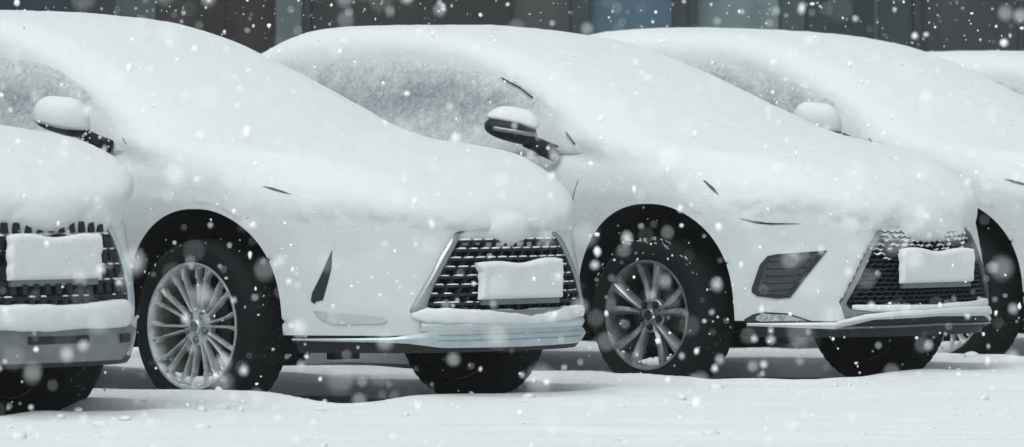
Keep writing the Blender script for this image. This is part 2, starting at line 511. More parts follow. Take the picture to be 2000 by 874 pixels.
def patch(name, P, poly, how, mat, parent, off=.004, skirt=.012, step=.02, mirror=False, f=solid):
    """a panel laid on the body: the outline filled, lifted by off, with its rim turned in by skirt"""
    rim = resample(poly, step); n = len(rim)
    a = np.array(rim); lo = a.min(0); hi = a.max(0)
    pts = [Vector(p) for p in rim]
    from_poly = a
    def inside(p):
        c = False; j = n - 1
        for i in range(n):
            if (a[i, 1] > p[1]) != (a[j, 1] > p[1]) and p[0] < (a[j, 0] - a[i, 0]) * (p[1] - a[i, 1]) / (a[j, 1] - a[i, 1]) + a[i, 0]: c = not c
            j = i
        return c
    for x in np.arange(lo[0] + step / 2, hi[0], step):
        for y in np.arange(lo[1] + step / 2, hi[1], step):
            if inside((x, y)) and np.min(np.hypot(a[:, 0] - x, a[:, 1] - y)) > step * .45: pts.append(Vector((x, y)))
    vv, ee, ff, ov, oe, of_ = geometry.delaunay_2d_cdt(pts, [], [list(range(n))], 1, 1e-6)
    uv = np.array([tuple(v) for v in vv])
    q = project(P, uv, how, off, f)
    verts = [tuple(p) for p in q]; faces = [tuple(t) for t in ff]
    idx = {}
    for k, o_ in enumerate(ov):
        for s_ in o_:
            if s_ < n: idx[s_] = k
    ring = [idx[i] for i in range(n) if i in idx]
    nr = normals(P, q[ring], f)
    b0 = len(verts); verts += [tuple(p) for p in (q[ring] - nr * skirt)]
    m = len(ring)
    for i in range(m):
        j = (i + 1) % m
        faces.append((ring[i], ring[j], b0 + j, b0 + i))
    if mirror:
        k = len(verts)
        verts += [(x, -y, z) for x, y, z in verts]; faces += [tuple(i + k for i in t[::-1]) for t in faces]
    return auto_smooth(link(name, verts, faces, mat, parent), 45)

def patch_pair(name, *a, **k):
    """right-hand panel and its mirror image as two parts"""
    o = patch(name, *a, **k)
    me = o.data.copy()
    me.transform(Matrix.Scale(-1, 4, (0, 1, 0))); me.flip_normals()
    p = bpy.data.objects.new(name, me); COL.objects.link(p); p.parent = o.parent
    return o, p

def strip(P, path, how, w, h, off, f=solid, step=.02):
    """a raised bead along a path on the body; returns (verts ring path)"""
    pts = resample(path, step, closed=False)
    q = project(P, pts, how, off, f); n = normals(P, q, f)
    mb = MB()
    sec = [(-w, -h), (w, -h), (w * .7, h), (-w * .7, h)]
    mb.sweep(list(q), sec, up=[tuple(v) for v in n])
    return mb

# ---------------------------------------------------------------- a car
STYLES = {
    'slot': dict(outer=[(.0, .80), (.315, .788), (.405, .675), (.485, .55), (.545, .445), (.475, .388), (.0, .385)],
                 inner=[(.0, .785), (.285, .776), (.370, .663), (.438, .567), (.482, .468), (.445, .452), (.0, .445)],
                 row=.0375, col=.064, top=.79, bot=.445, bar=.0062, plate=(.255, .492, .635)),
    'fog': dict(outer=[(.0, .79), (.305, .778), (.385, .68), (.455, .56), (.535, .42), (.515, .352), (.42, .352), (.0, .372)],
                inner=[(.0, .78), (.291, .768), (.371, .675), (.442, .56), (.520, .425), (.495, .395), (.40, .392), (.0, .395)],
                row=.0205, col=.040, top=.775, bot=.395, bar=.0050, plate=(.262, .512, .648)),
    'block': dict(outer=[(.0, .80), (.36, .79), (.43, .70), (.478, .60), (.505, .50), (.505, .44), (.44, .43), (.0, .43)],
                  inner=[(.0, .79), (.335, .78), (.395, .69), (.440, .595), (.465, .50), (.465, .45), (.43, .445), (.0, .445)],
                  row=.060, col=.058, top=.785, bot=.45, bar=.0085, plate=(.245, .545, .70)),
}

def inner_half(st, z):
    pts = [(p[1], p[0]) for p in st['inner'][1:-1]][::-1]
    return np.interp(z, [p[0] for p in pts], [p[1] for p in pts], left=0, right=0)

def build_wheel(name, P, style, alloy, parent, loc, flip):
    w = empty(name, loc, math.pi if flip else 0, parent)
    # local y- is outward
    R, rr, tw = P['rt'], P['rr'], P['tw']
    h = R - rr
    prof = [(rr - .012, .004), (rr, -.004), (rr + .25*h, -.013), (rr + .5*h, -.016), (rr + .72*h, -.010), (R - .022, .002), (R - .008, .014), (R - .002, .032),
            (R, .05), (R + .002, tw / 2), (R, tw - .05), (R - .006, tw - .02), (R - .03, tw - .002), (rr + .4*h, tw + .014), (rr, tw)]
    def wob(i, k):
        return (-.004 if i % 4 == 0 else 0) if k in (6, 7, 8, 9, 10, 11) else 0
    mb = MB(); mb.lathe(prof, 176, wob)
    for j in (.062, .10, .135, .17):   # tread grooves read as dark lines
        pass
    auto_smooth(mb.build('tyre', TYRE, w), 40)
    mb = MB()
    rim = [(rr - .010, .012), (rr + .003, -.006), (rr + .001, -.012), (rr - .008, -.010), (rr - .014, .004), (rr - .024, .05), (rr - .03, .12), (rr - .012, .19), (rr, tw)]
    mb.lathe(rim, 96)
    def spoke(a0, a1, r0, r1, w0, w1, d0, d1, th, twist=0.0, ridge=.005):
        """a ridge-backed blade from angle a0 at r0 to a1 at r1"""
        n = 9; rings = []
        for i in range(n):
            t = i / (n - 1); a = a0 + (a1 - a0) * (t ** 1.2); r = r0 + (r1 - r0) * t
            wd = w0 + (w1 - w0) * t; dp = d0 + (d1 - d0) * (t ** 1.5)
            c = np.array((math.cos(a), 0, math.sin(a))); s_ = np.array((-math.sin(a), 0, math.cos(a))); y = np.array((0, 1, 0))
            p = c * r + y * dp
            rings.append([p - s_*wd + y*th, p - s_*wd*.9 + y*(.004 + twist*t), p - s_*wd*(.35 if ridge < .01 else .08) - y*ridge, p + s_*wd*(.35 if ridge < .01 else .08) - y*ridge, p + s_*wd*.9 + y*(.004 - twist*t), p + s_*wd + y*th])
        v = [p for r_ in rings for p in r_]; f = []
        for i in range(n - 1):
            for k in range(6):
                l = (k + 1) % 6
                f.append((i*6+k, (i+1)*6+k, (i+1)*6+l, i*6+l))
        mb.add(v, f)
    if style == 'split':
        for k in range(10):
            a = 2 * math.pi * k / 10 + .12
            for s_ in (-1, 1):
                spoke(a + s_ * .105, a + s_ * .118, .060, rr - .012, .0070, .0056, .024, .000, .030)
                # foot of the spoke where it meets the barrel
                spoke(a + s_ * .118, a + s_ * .15, rr - .065, rr - .008, .006, .014, .003, .012, .03)
    else:
        for k in range(5):
            a = 2 * math.pi * k / 5 + .30
            spoke(a - .16, a - .27, .058, rr - .010, .014, .026, .022, .002, .035, .010, .013)
            spoke(a + .16, a + .27, .058, rr - .010, .014, .024, .022, .002, .035, -.010, .013)
            spoke(a, a, .05, .10, .026, .010, .024, .020, .03)
    hub = [(0, .004), (.026, .004), (.030, .008), (.032, .016), (.070, .020), (.080, .028), (.082, .055)]
    mb.lathe(hub, 40)
    auto_smooth(mb.build('rim', alloy, w), 38)
    mb = MB()
    for k in range(5):
        a = 2 * math.pi * k / 5 + .94
        c = (.056 * math.cos(a), .056 * math.sin(a))
        sub = MB(); sub.lathe([(.002, .004), (.0095, .004), (.011, .008), (.011, .03)], 6)
        mb.add([(x + c[0], y, z + c[1]) for x, y, z in sub.v], sub.f)
        sub = MB(); sub.lathe([(.0125, .015), (.017, .0145), (.018, .022)], 16)
        mb.add([(x + c[0], y, z + c[1]) for x, y, z in sub.v], sub.f)
    sub = MB(); sub.lathe([(0, .0005), (.022, .0015), (.024, .006)], 24); mb.add(sub.v, sub.f)
    auto_smooth(mb.build('wheel_nuts', DARKALLOY if alloy is ALLOY else BLACK, w), 30)
    mb = MB(); mb.lathe([(.05, .075), (.150, .075), (.152, .078), (.152, .098), (.05, .1)], 48)
    mb.build('brake_disc', DISC, w)
    mb = MB(); mb.lathe([(0, .155), (rr - .034, .155), (rr - .032, .16), (rr - .004, tw - .004), (rr - .004, tw), (0, tw - .01)], 48); mb.build('dark_back_cover', LINER, w)  # dark disc added to black out the wheel's inner side
    # snow caught in the bottom of the rim
    rs = random.Random(hash(style) % 7 + 3)
    mb = MB()
    sp_ = 1 if flip else -1
    pts = []
    for i in range(15):
        t = i / 14 * 2 - 1
        a = -math.pi / 2 + t * (.62 if style == 'split' else .42) + (.0 if style == 'split' else .12)
        r = rr - .026 - .006 * (1 - t * t)
        pts.append((r * math.cos(a), .03 + .006 * rs.random(), r * math.sin(a)))
    mb.tube(pts, [.006 + .019 * (1 - ((i / 7) - 1) ** 2) * (.75 + .5 * rs.random()) for i in range(15)], 9)
    for i in range(9):
        a = -math.pi/2 + rs.uniform(-1.0, 1.0); r = rr - rs.uniform(.012, .03)
        q = rs.uniform(.005, .010); c = np.array((r * math.cos(a), rs.uniform(.0, .02), r * math.sin(a)))
        mb.tube([c + (-q, 0, 0), c + (-.5*q, 0, q*.2), c + (.5*q, 0, q*.1), c + (q, 0, 0)], [q*.3, q*.8, q*.8, q*.3], 7)
    # and a broken line of it along the tyre's upper shoulder
    for i in range(46 if style == 'blade' else 10):
        a = rs.gauss(math.pi / 2 if style == 'blade' else 2.1, .55); r = R - abs(rs.gauss(.012, .012)) - .002
        q = rs.uniform(.0018, .0065); tv = np.array((-math.sin(a), 0, math.cos(a))); c = np.array((r * math.cos(a), rs.uniform(-.004, .010) + (R - r - .01) * -.3, r * math.sin(a)))
        mb.tube([c - tv*q*1.5, c - tv*q*.6, c + tv*q*.6, c + tv*q*1.5], [q*.15, q*.5, q*.45, q*.15], 6)
    tag(mb.build('packed_snow', PACKED, w), kind='stuff')
    return w

def build_grille(P, st, root, style, seed, mean=0.0):
    rs = random.Random(seed)
    fx = lambda y, z: float(front(P, np.array(y), np.array(z)))
    bars = MB(); sn = MB()
    z = st['top'] - .012; r = 0
    while z > st['bot'] + .006:
        hw = float(inner_half(st, z))
        col = st['col']; n = int(hw / col) + 2
        offs = col / 2 if r % 2 else 0
        hi = (z - st['bot']) / (st['top'] - st['bot'])
        b = st['bar']
        def P3(y, zz, d=0): return (fx(y, zz) - .018 + d, y, zz)
        if style == 'fog':
            # a wavy lattice: rows fall towards the middle above, lie level below
            path = []; m = int(2 * hw / .012)
            for i in range(m + 1):
                y = -hw + 2 * hw * i / m
                tri = abs(((y + offs) / col) % 1 - .5) * 4 - 1
                path.append((y, z + .0058 * tri + (.10 * (abs(y) - .15) * max(0, hi - .45))))
            bars.sweep([P3(*p) for p in path], [(-.012, -b), (.012, -b*.6), (.010, b*.6), (-.012, b)])
            i = 0
            while i < m - 2:
                if rs.random() < max(0, hi - .5) * 1.6:
                    L = rs.randint(2, 5); seg = path[i:i + L + 1]
                    if len(seg) > 2:
                        sn.sweep([P3(y_, z_ + b + .001, .004) for y_, z_ in seg],
                                 [[(-.010*q, -.003), (.010*q, -.003), (.006*q, .0038*q), (-.006*q, .0038*q)] for q in [.4] + [1.0 * rs.uniform(.7, 1.2)] * (len(seg) - 2) + [.4]])
                    i += L
                i += 1
        else:
            d = .014
            cells = np.arange(-n, n + 1) * col + offs
            for y0 in cells:
                y1 = y0 + col
                a = max(y0, -hw); c = min(y1, hw)
                if c - a < .006: continue
                if style == 'slot':
                    lean = -.016 if (a + c) / 2 < 0 else -.010
                    bars.sweep([P3(a, z - .003), P3(a + (c-a)*.75, z), P3(c, z + .002)], [(-d, -b), (d, -b), (d*.8, b), (-d, b)])
                    if abs(y0) < hw:
                        zb = z - st['row']
                        if zb > st['bot'] - .01:
                            bars.sweep([P3(y0 + col*.20, z - .006, -.010), P3(y0 + col*.14 + lean*.5, z - st['row']*.8, -.022)], [(-.004, -col*.24), (.004, -col*.24), (.006, col*.24), (-.006, col*.24)], up=(0, 1, 0))
                            bars.sweep([P3(y0, z - .004), P3(y0 + lean * .4, z - st['row'] * .55), P3(y0 + lean, zb + .003)], [(-d*.8, -.0048), (d*.8, -.0048), (d*.8, .0048), (-d*.8, .0048)], up=(0, 1, 0))
                else:
                    bars.sweep([P3(a, z), P3((a+c)/2, z + .004), P3(c, z)], [(-d, -b), (d, -b), (d*.7, b), (-d, b)])
                    if abs(y0 + col/2) < hw - .012:
                        yc = y0 + col / 2
                        bars.sweep([P3(yc - .012, z - .004, .006), P3(yc - .012, z - st['row']*.75, .004)], [(-.016, -.014), (.016, -.014), (.016, .014), (-.016, .014)], up=(0, 1, 0))
                # snow along the upper ledge
                pr = (.35 + 2.6 * hi) if style == 'slot' else .8
                if rs.random() < pr:
                    e0 = a + (c - a) * rs.uniform(.02, .30 - .2 * hi); e1 = c - (c - a) * rs.uniform(.02, .22 - .15 * hi); th = (.0012 + .0032 * hi) * rs.uniform(.6, 1.35)
                    if style == 'block': th *= 1.5
                    path = [P3(e0, z + b, .005), P3(e0 + (e1-e0)*.3, z + b + .001, .006), P3(e0 + (e1-e0)*.7, z + b + .001, .006), P3(e1, z + b, .005)]
                    sec = [[(-.009*q, -.003), (.011*q, -.003), (.008*q, th*q), (-.006*q, th*q)] for q in (.4, 1, .9, .4)]
                    sn.sweep(path, sec)
        z -= st['row']; r += 1
    auto_smooth(bars.build('grille_mesh', BLACK, root), 30)
    tag(auto_smooth(sn.build('grille_snow', SNOW, root), 60), kind='stuff')
    # the frame round the mouth
    def ring(key):
        half = st[key]; full = [(-y, z) for y, z in half[::-1]][1:] if False else None
        R = [(y, z) for y, z in half]; L = [(-y, z) for y, z in half[::-1]][1:-1]
        return R + L
    o = ring('outer'); i_ = ring('inner')
    k = 9; O = []; I = []
    for a in range(len(o)):
        b = (a + 1) % len(o)
        for j in range(k):
            t = j / k
            O.append((o[a][0]*(1-t) + o[b][0]*t, o[a][1]*(1-t) + o[b][1]*t)); I.append((i_[a][0]*(1-t) + i_[b][0]*t, i_[a][1]*(1-t) + i_[b][1]*t))
    def sm(L_):
        a = np.array(L_)
        for _ in range(2): a = .25 * np.roll(a, 1, 0) + .5 * a + .25 * np.roll(a, -1, 0)
        return a
    O = sm(O); I = sm(I); n = len(O)
    fr = lambda uv, off: np.stack([front(P, uv[:, 0], uv[:, 1]) + off - .032 * sstep(st['outer'][0][1] - .06, st['outer'][0][1], uv[:, 1]), uv[:, 0], uv[:, 1]], 1)
    layers = [fr(O, -.02), fr(O, .006), fr(O*.8 + I*.2, .014), fr(O*.3 + I*.7, .014), fr(I, .004), fr(I, -.05)]
    v = np.concatenate(layers); f = []
    for l in range(len(layers) - 1):
        for a in range(n):
            b = (a + 1) % n
            f.append((l*n + a, l*n + b, (l+1)*n + b, (l+1)*n + a))
    auto_smooth(link('grille_frame', v, f, CHROME if style == 'slot' else (GREYTRIM if style == 'fog' else SKID), root), 30)
    # number plate, its top heaped with snow
    hw, z0, z1 = st['plate']
    x = fx(0, (z0 + z1) / 2) + .012
    tz = st['outer'][0][1]; tw_ = st['outer'][1][0]
    ledge_snow(P, root, [(-tw_ - .02, tz + .020), (-tw_ * .6, tz + .014), (0, tz + .006), (tw_ * .6, tz + .014), (tw_ + .02, tz + .020)], [.008, .022, .026, .022, .008], seed + 40, -.008, .28)
    mb = MB()
    mb.box((x - .012, -hw + .014, z0 - .022), (x + .004, hw - .014, z1 - .006))
    auto_smooth(mb.build('licence_plate', plain('plate_holder', (.14, .155, .16), .45), root), 30)
    rs2 = np.random.RandomState(seed + 5)
    nu, nv = 46, 16; verts = []; faces = []
    w_ = waves(seed + 9, 14, 6)
    for s_ in (0, 1):
        for a in range(nu + 1):
            for b in range(nv + 1):
                u = a / nu * 2 - 1; t = b / nv
                y = u * hw * (1.0 + .012 * noise(u * 3, t * 2, 0, w_))
                top = z1 + .004 + st.get('heap', .012) * (1 - .55 * math.cos(u * 4.6)) + .004 * float(noise(u * .25, 0, .3, w_))
                if style == 'slot' and u < -.82: y -= .03 * max(0, t - .75) * 4 * (1 if t < 1 else .8)
                zz = z0 + .002 + (top - z0) * t
                edge = min(1, (1 - abs(u)) * 26, (1 - t) * 9, t * 22)
                thick = .007 + .014 * math.sqrt(max(edge, 0)) + .0012 * float(noise(u * .8, t * .6, 1, w_))
                verts.append((x + (.004 + thick * (.75 + .25 * t) if s_ == 0 else -.008), y, zz))
    m = nv + 1; off = (nu + 1) * m
    for a in range(nu):
        for b in range(nv):
            q = (a*m + b, (a+1)*m + b, (a+1)*m + b + 1, a*m + b + 1)
            faces.append(q); faces.append(tuple(i + off for i in q[::-1]))
    for a in range(nu):
        faces.append((a*m, off + a*m, off + (a+1)*m, (a+1)*m)); faces.append((a*m + nv, (a+1)*m + nv, off + (a+1)*m + nv, off + a*m + nv))
    for b in range(nv):
        faces.append((b, b+1, off + b + 1, off + b)); e = nu*m; faces.append((e + b, off + e + b, off + e + b + 1, e + b + 1))
    auto_smooth(link('plate_snow', verts, faces, SNOW, root), 60)

def ledge_snow(P, root, path, rad, seed, off=.002, rag=.12):
    """a soft roll of snow lying on a ledge across the nose; path in (y,z), rad per point"""
    pts = resample(path, .02, closed=False)
    ys = np.array([p[0] for p in pts]); zs = np.array([p[1] for p in pts])
    w = waves(seed, 20, 6); w2 = waves(seed + 1, 70, 6)
    r = np.interp(ys, [p[0] for p in path], rad) * (1 + rag * noise(ys, 0, 0, w) + rag * .6 * noise(ys, 0, 0, w2))
    x = front(P, ys, zs) + off
    mb = MB()
    mb.sweep([(a, b, c) for a, b, c in zip(x, ys, zs)], [[(q * .8 * math.copysign(abs(math.cos(t)) ** .5, math.cos(t)), q * math.copysign(abs(math.sin(t)) ** .62, math.sin(t))) for t in np.linspace(0, 2 * math.pi, 17)[:-1]] for q in r])
    return auto_smooth(mb.build('ledge_snow', SNOW, root), 80)

def trim_ring(P, root, name, mat, z0, z1, inset, ang=80):
    th = np.radians(np.arange(-ang, ang + .1, 2.0))
    rows = []
    for z in (z0, z0 + .015, (z0 + z1) / 2, z1):
        d = np.stack([np.cos(th), np.sin(th), 0 * th], 1)
        o = np.array([.38, 0, 0]) + d * 1.6; o[:, 2] = .40
        q = cast(P, o, -d)
        ins = inset + (.02 if z == z0 else 0) + (.008 if z == z0 + .015 else 0)
        q = q - d * ins; q[:, 2] = z
        rows.append(q)
    inner = rows[-1] - np.stack([np.cos(th), np.sin(th), 0 * th], 1) * .10
    low = rows[0] - np.stack([np.cos(th), np.sin(th), 0 * th], 1) * .25; low[:, 2] = z0
    rows = [low] + rows + [inner]
    v = np.concatenate(rows); n = len(th); f = []
    for l in range(len(rows) - 1):
        for a in range(n - 1): f.append((l*n + a, l*n + a + 1, (l+1)*n + a + 1, (l+1)*n + a))
    return auto_smooth(link(name, v, f, mat, root), 35)

def lip_band(P, name, mat, parent, tops, bots, off, depth=.03, ymax=None):
    """a shelf-like band across the bumper: tops / bots give z over |y|"""
    ym = ymax or tops[-1][0]
    ys = np.linspace(-ym, ym, 91)
    zt = np.interp(np.abs(ys), [p[0] for p in tops], [p[1] for p in tops]); zb = np.interp(np.abs(ys), [p[0] for p in bots], [p[1] for p in bots])
    base = front(P, ys, np.full(91, .36))
    nx = np.gradient(base, ys); nn = np.stack([np.ones(91), -nx], 1); nn /= np.linalg.norm(nn, axis=1)[:, None]
    def row(z, o): return np.stack([base + nn[:, 0] * o, ys + nn[:, 1] * o, z], 1)
    zm = (zt + zb) / 2
    rows = [row(zt, off - depth), row(zt, off), row(zm + (zt - zb) * .1, off + .006), row(zm - (zt - zb) * .06, off + .003), row(zb, off - .004), row(zb, off - depth)]
    v = np.concatenate(rows); n = 91; f = []
    for l in range(len(rows) - 1):
        for a in range(n - 1): f.append((l*n + a, l*n + a + 1, (l+1)*n + a + 1, (l+1)*n + a))
    return auto_smooth(link(name, v, f, mat, parent), 30)

def mirror_shape(mx, my, mz, grow=0.0):
    """housing seen half folded: long along the car, its lower edge rising to the outer tip"""
    def f(x, y, z):
        c, s_ = .80, .60
        u = (x - mx) * c - (y - my) * s_ * -1; v = -(x - mx) * s_ + (y - my) * c
        w = z - mz + .16 * u
        lu, lv, lw = .122 + grow, .080 + grow, .056 + grow
        lw = lw * (1 + .22 * np.clip(u / lu, -1, 1))
        return (((np.abs(u) / lu) ** 2.8 + (np.abs(v) / lv) ** 2.4 + (np.abs(w) / lw) ** 2.6) ** .4 - 1) * .06
    return f

def build_mirror(P, root, kind, side):
    """kind 'snowed' or 'bare'; the far one is folded against the door"""
    mx, my, mz = (-.765 + P['ws'] * .4, -1.03, 1.215) if kind == 'bare' else (-.715, -1.03, 1.25)
    grp = empty('wing_mirror', (0, 0, 0) if side < 0 else (-.22, -.07, -.02), 0, root)
    f0 = mirror_shape(mx, my, mz)
    xs = np.linspace(mx - .19, mx + .19, 56); ys = np.linspace(my - .19, my + .19, 56); zs = np.linspace(mz - .13, mz + .19, 50)
    bare = kind == 'bare'
    def along(x, y, z):   # height over the housing's own tilted middle
        return z - mz + .16 * ((x - mx) * .80 + (y - my) * .60)
    def add(name, f, mat):
        v, q = nets(f, xs, ys, zs)
        v = settle(f, v, 1)
        if side > 0: v = v * np.array((1, -1, 1)); q = q[:, ::-1]
        return obj_np(name, v, q, mat, grp)
    add('housing', f0, BLACK)
    if bare:
        fb = mirror_shape(mx, my, mz, .005)
        add('indicator_band', lambda x, y, z: np.maximum(fb(x, y, z), np.maximum(np.abs(along(x, y, z) + .004) - .011, -.075 - ((x - mx) * .80 + (y - my) * .60))), CHROME)
    w = waves(31 if bare else 33, 30, 8)
    low = .030 if bare else -.028
    fd = mirror_shape(mx, my, mz + .012, .010)
    def dome(x, y, z):
        u = (x - mx) * .80 + (y - my) * .60; v = -(x - mx) * .60 + (y - my) * .80
        h = z - mz + .10 * u
        e = (((np.abs(u) / .128) ** 2.6 + (np.abs(v) / .088) ** 2.3 + (np.abs(h - .0) / (.112 if bare else .118)) ** 2.2) ** .42 - 1) * .07
        return smax(e, low - along(x, y, z), .02) + .003 * noise(x, y, z, w) + .004 * noise(x * .5, y * .5, z * .5, w)
    add('mirror_snow', dome, SNOW)
    mb = MB()
    pa = [(mx + .05, my + .045, mz - .045), (mx + .085, my + .07, mz - .062), (mx + .115, my + .10, mz - .085), (mx + .13, my + .17, mz - .11)]
    if side > 0: pa = [(x, -y, z) for x, y, z in pa]
    mb.sweep(pa, [[(q * .55 * math.cos(t), q * math.sin(t)) for t in np.linspace(0, 6.2832, 15)[:-1]] for q in ((.034, .036, .038, .040) if bare else (.024, .026, .028, .030))])
    mb.build('stalk', BLACK, grp)
    if not bare:
        rs = random.Random(4); mb = MB()
        for i in range(22):
            t = rs.random(); k = min(2, int(t * 3)); a = np.array(pa[k]); b = np.array(pa[k + 1])
            c = a + (b - a) * (t * 3 - k) + np.array((rs.uniform(.0, .03), rs.uniform(-.045, -.012) * -side, rs.uniform(-.02, .03)))
            q = rs.uniform(.004, .010)
            mb.tube([c + (-q, 0, -q*.3), c + (-q*.4, 0, 0), c + (q*.4, 0, q*.1), c + (q, 0, 0)], [q*.3, q*.85, q*.8, q*.25], 7)
        tag(mb.build('stalk_snow', PACKED, grp), kind='stuff')
    return grp

def snow_settings(seed, **k):
    d = dict(w0=waves(seed, 3.2), w1=waves(seed + 1, 16), w2=waves(seed + 2, 52), w3=waves(seed + 3, 120))
    d.update(k); return d

def snow_mesh(P, S):
    f = lambda x, y, z: np.maximum(snowf(P, S, x, y, z), .70 - z)
    v, q = nets(f, XS, axis_pts((-1.04, 1.04, .018)), axis_pts((.70, 1.86, .0145)))
    v = settle(f, v, 2)
    # keep only what lies above the paint (and a little below, so the rim dives under it)
    s = solid(P, v[:, 0], v[:, 1], v[:, 2])
    keep = (s > -.03)[q].any(1)
    return sub_mesh(v, q, keep)

def build_car(name, P, style, alloy, mirror, S, label, seed, lift=0.0):
    P = dict(P); st = STYLES[style]
    root = empty(name)
    tag(root, label, 'car', 'snowed-in cars parked side by side')
    def cavity(x, y, z):
        return np.maximum(np.maximum(np.abs(y) - inner_half(st, z) - .012, (front(P, y, z) - .075) - x), np.maximum(z - st['top'] - .02, st['bot'] - z - .005))
    full = lambda x, y, z: np.maximum(body(P, x, y, z), -cavity(x, y, z))
    v, q = nets(full, XS, YS, ZS)
    sol = solid(P, v[:, 0], v[:, 1], v[:, 2]); ar = arch(P, v[:, 0], v[:, 2]); cv = cavity(v[:, 0], v[:, 1], v[:, 2])
    near_arch = (np.abs(sol) < .02) & (np.abs(ar) < .018) & (np.abs(v[:, 1]) > .65)
    near_low = (v[:, 2] < ZS[1] + 1e-6) & (np.abs(sol) < .05) & ~near_arch
    free = ~near_arch & ~near_low & (np.abs(cv) > .03)
    v[free] = settle(full, v[free], 3)
    a = v[near_arch]
    for _ in range(6):
        g = grad(lambda x, y, z: arch(P, x, z), a); g[:, 1] = 0
        a = a - arch(P, a[:, 0], a[:, 2])[:, None] * g / np.maximum((g * g).sum(1), .1)[:, None]
        g = grad(lambda x, y, z: solid(P, x, y, z), a); s = solid(P, a[:, 0], a[:, 1], a[:, 2])
        a[:, 1] -= np.clip(s / np.where(np.abs(g[:, 1]) < .3, .3 * np.sign(g[:, 1] + 1e-9), g[:, 1]), -.01, .01)
    a[:, 2] = np.maximum(a[:, 2], .345); v[near_arch] = a
    a = v[near_low]; a[:, 2] = .345
    for _ in range(4):
        g = grad(lambda x, y, z: solid(P, x, y, z), a); g[:, 2] = 0; s = solid(P, a[:, 0], a[:, 1], a[:, 2])
        a -= np.clip(s / np.maximum((g * g).sum(1), .2), -.01, .01)[:, None] * g
    v[near_low] = a
    c = v[q].mean(1)
    cs = solid(P, c[:, 0], c[:, 1], c[:, 2]); ca = arch(P, c[:, 0], c[:, 2])
    arv = arch(P, v[:, 0], v[:, 2])
    well = (arv[q].max(1) < .006) & (c[:, 2] > .346) & (np.abs(c[:, 1]) > .4)
    under = (c[:, 2] < 0)
    mouth = (cs < -.010) & (c[:, 0] > .5) & ~well & ~under & (np.abs(c[:, 1]) < .6)
    obj_np('body', *sub_mesh(v, q, ~(well | under | mouth)), PAINT, root)
    for ax, nm in ((0, 'wheel_arch_liner'), (P['base'], 'wheel_arch_liner')):
        obj_np(nm, *sub_mesh(v, q, well & (np.abs(c[:, 0] - ax) < .8)), LINER, root)
    mb = MB(); r0 = P['base']
    for x0, x1, hw in ((P['rear'] + .12, r0 - .50, .74), (r0 - .49, r0 + .51, .50), (r0 + .52, -.48, .87), (-.47, .48, .50), (.49, .66 + P['nose'], .64), (.67 + P['nose'], .86 + P['nose'], .46)):
        mb.box((x0, -hw, .346), (x1, hw, .360))
    auto_smooth(mb.build('underbody', LINER, root), 30)
    obj_np('grille_backing', *sub_mesh(v, q, mouth), LINER, root)
    obj_np('snow_cover', *snow_mesh(P, S), SNOW, root)
    # glass and its rubber
    glass = [(-.40, 1.12), (-.60, 1.215), (-.76, 1.305), (-.89, 1.385), (-1.12, 1.482), (-1.42, 1.56), (-1.75, 1.605), (-2.1, 1.61), (-2.5, 1.565), (-2.8, 1.50), (-3.1, 1.41), (-3.3, 1.33), (-3.2, 1.25), (-2.6, 1.17), (-1.6, 1.14), (-.9, 1.125)]
    glass = [(x + P['ws'] * .6, z + P['roof'] * .5) for x, z in glass]
    for pane in patch_pair('side_window', P, glass, 'side', FROST, root, off=.0015, skirt=.006, step=.025):
        co = np.array([v_.co[:] for v_ in pane.data.vertices])
        dep = curve(GLASS_TOP, co[:, 0] - P['ws'] * .6) + P['roof'] * .5 - co[:, 2]
        dep = dep + .02 * noise(co[:, 0], 0, co[:, 2], S['w1']) + .015 * noise(co[:, 0], 0, co[:, 2], S['w2'])
        at = pane.data.attributes.new('rime', 'FLOAT', 'POINT')
        at.data.foreach_set('value', np.clip(1 - (dep - .02) / .15, 0, 1).astype(np.float32) ** 1.2)
    dx = P['ws'] * .6; dz = P['roof'] * .5
    for run in (((-.56, 1.165), (-.635, 1.217)), ((-.92, 1.383), (-1.02, 1.428), (-1.16, 1.474))) if style == 'fog' else (((-.50, 1.145), (-.535, 1.17)),):
        strip(P, [(x + dx, z + dz) for x, z in run], 'side', .0028, .004, .0105).build('weatherstrip', BLACK, root)
    # shut lines
    for nm, path in (('door_gap', [(-.455, 1.03), (-.46, .93), (-.475, .80)]), ('bumper_gap', [(.30, .835), (.36, .862), (.43, .885)])):
        strip(P, path, 'side', .0013, .001, .0022).build(nm, BLACK, root)
    # black lower edge all round
    trim_ring(P, root, 'lower_bumper', BLACK, .27 if style != 'block' else .20, .343, .010)
    mb = MB()
    for s_ in (-1, 1):
        mb.sweep([(-.47, s_ * .84, .30), (-1.4, s_ * .855, .30), (P['base'] + .5, s_ * .84, .30)], [(-.05, -.03), (.05, -.03), (.05, .045), (-.05, .045)])
    mb.sweep([(P['base'] - .5, 0, .32), (P['rear'] + .1, 0, .34)], [(-.78, -.06), (.78, -.06), (.78, .05), (-.78, .05)])
    mb.box((-2.4, -.4, .29), (.5, .4, .343)); mb.box((.36, -.62, .285), (.56, .62, .342))
    for s_ in (-1, 1): mb.box((.48, s_*.52 - .08, .235), (.52, s_*.52 + .08, .3))
    auto_smooth(mb.build('sill', BLACK, root), 30)
    # wheels
    t = P['track'] + P['tw'] / 2 - .012
    for ax in (0, P['base']):
        for s_ in (-1, 1):
            build_wheel('wheel', P, 'split' if style != 'fog' else 'blade', alloy, root, (ax, s_ * t, P['rt'] - lift), s_ > 0)
    build_mirror(P, root, mirror, -1); build_mirror(P, root, mirror, 1)
    build_grille(P, st, root, style, seed)
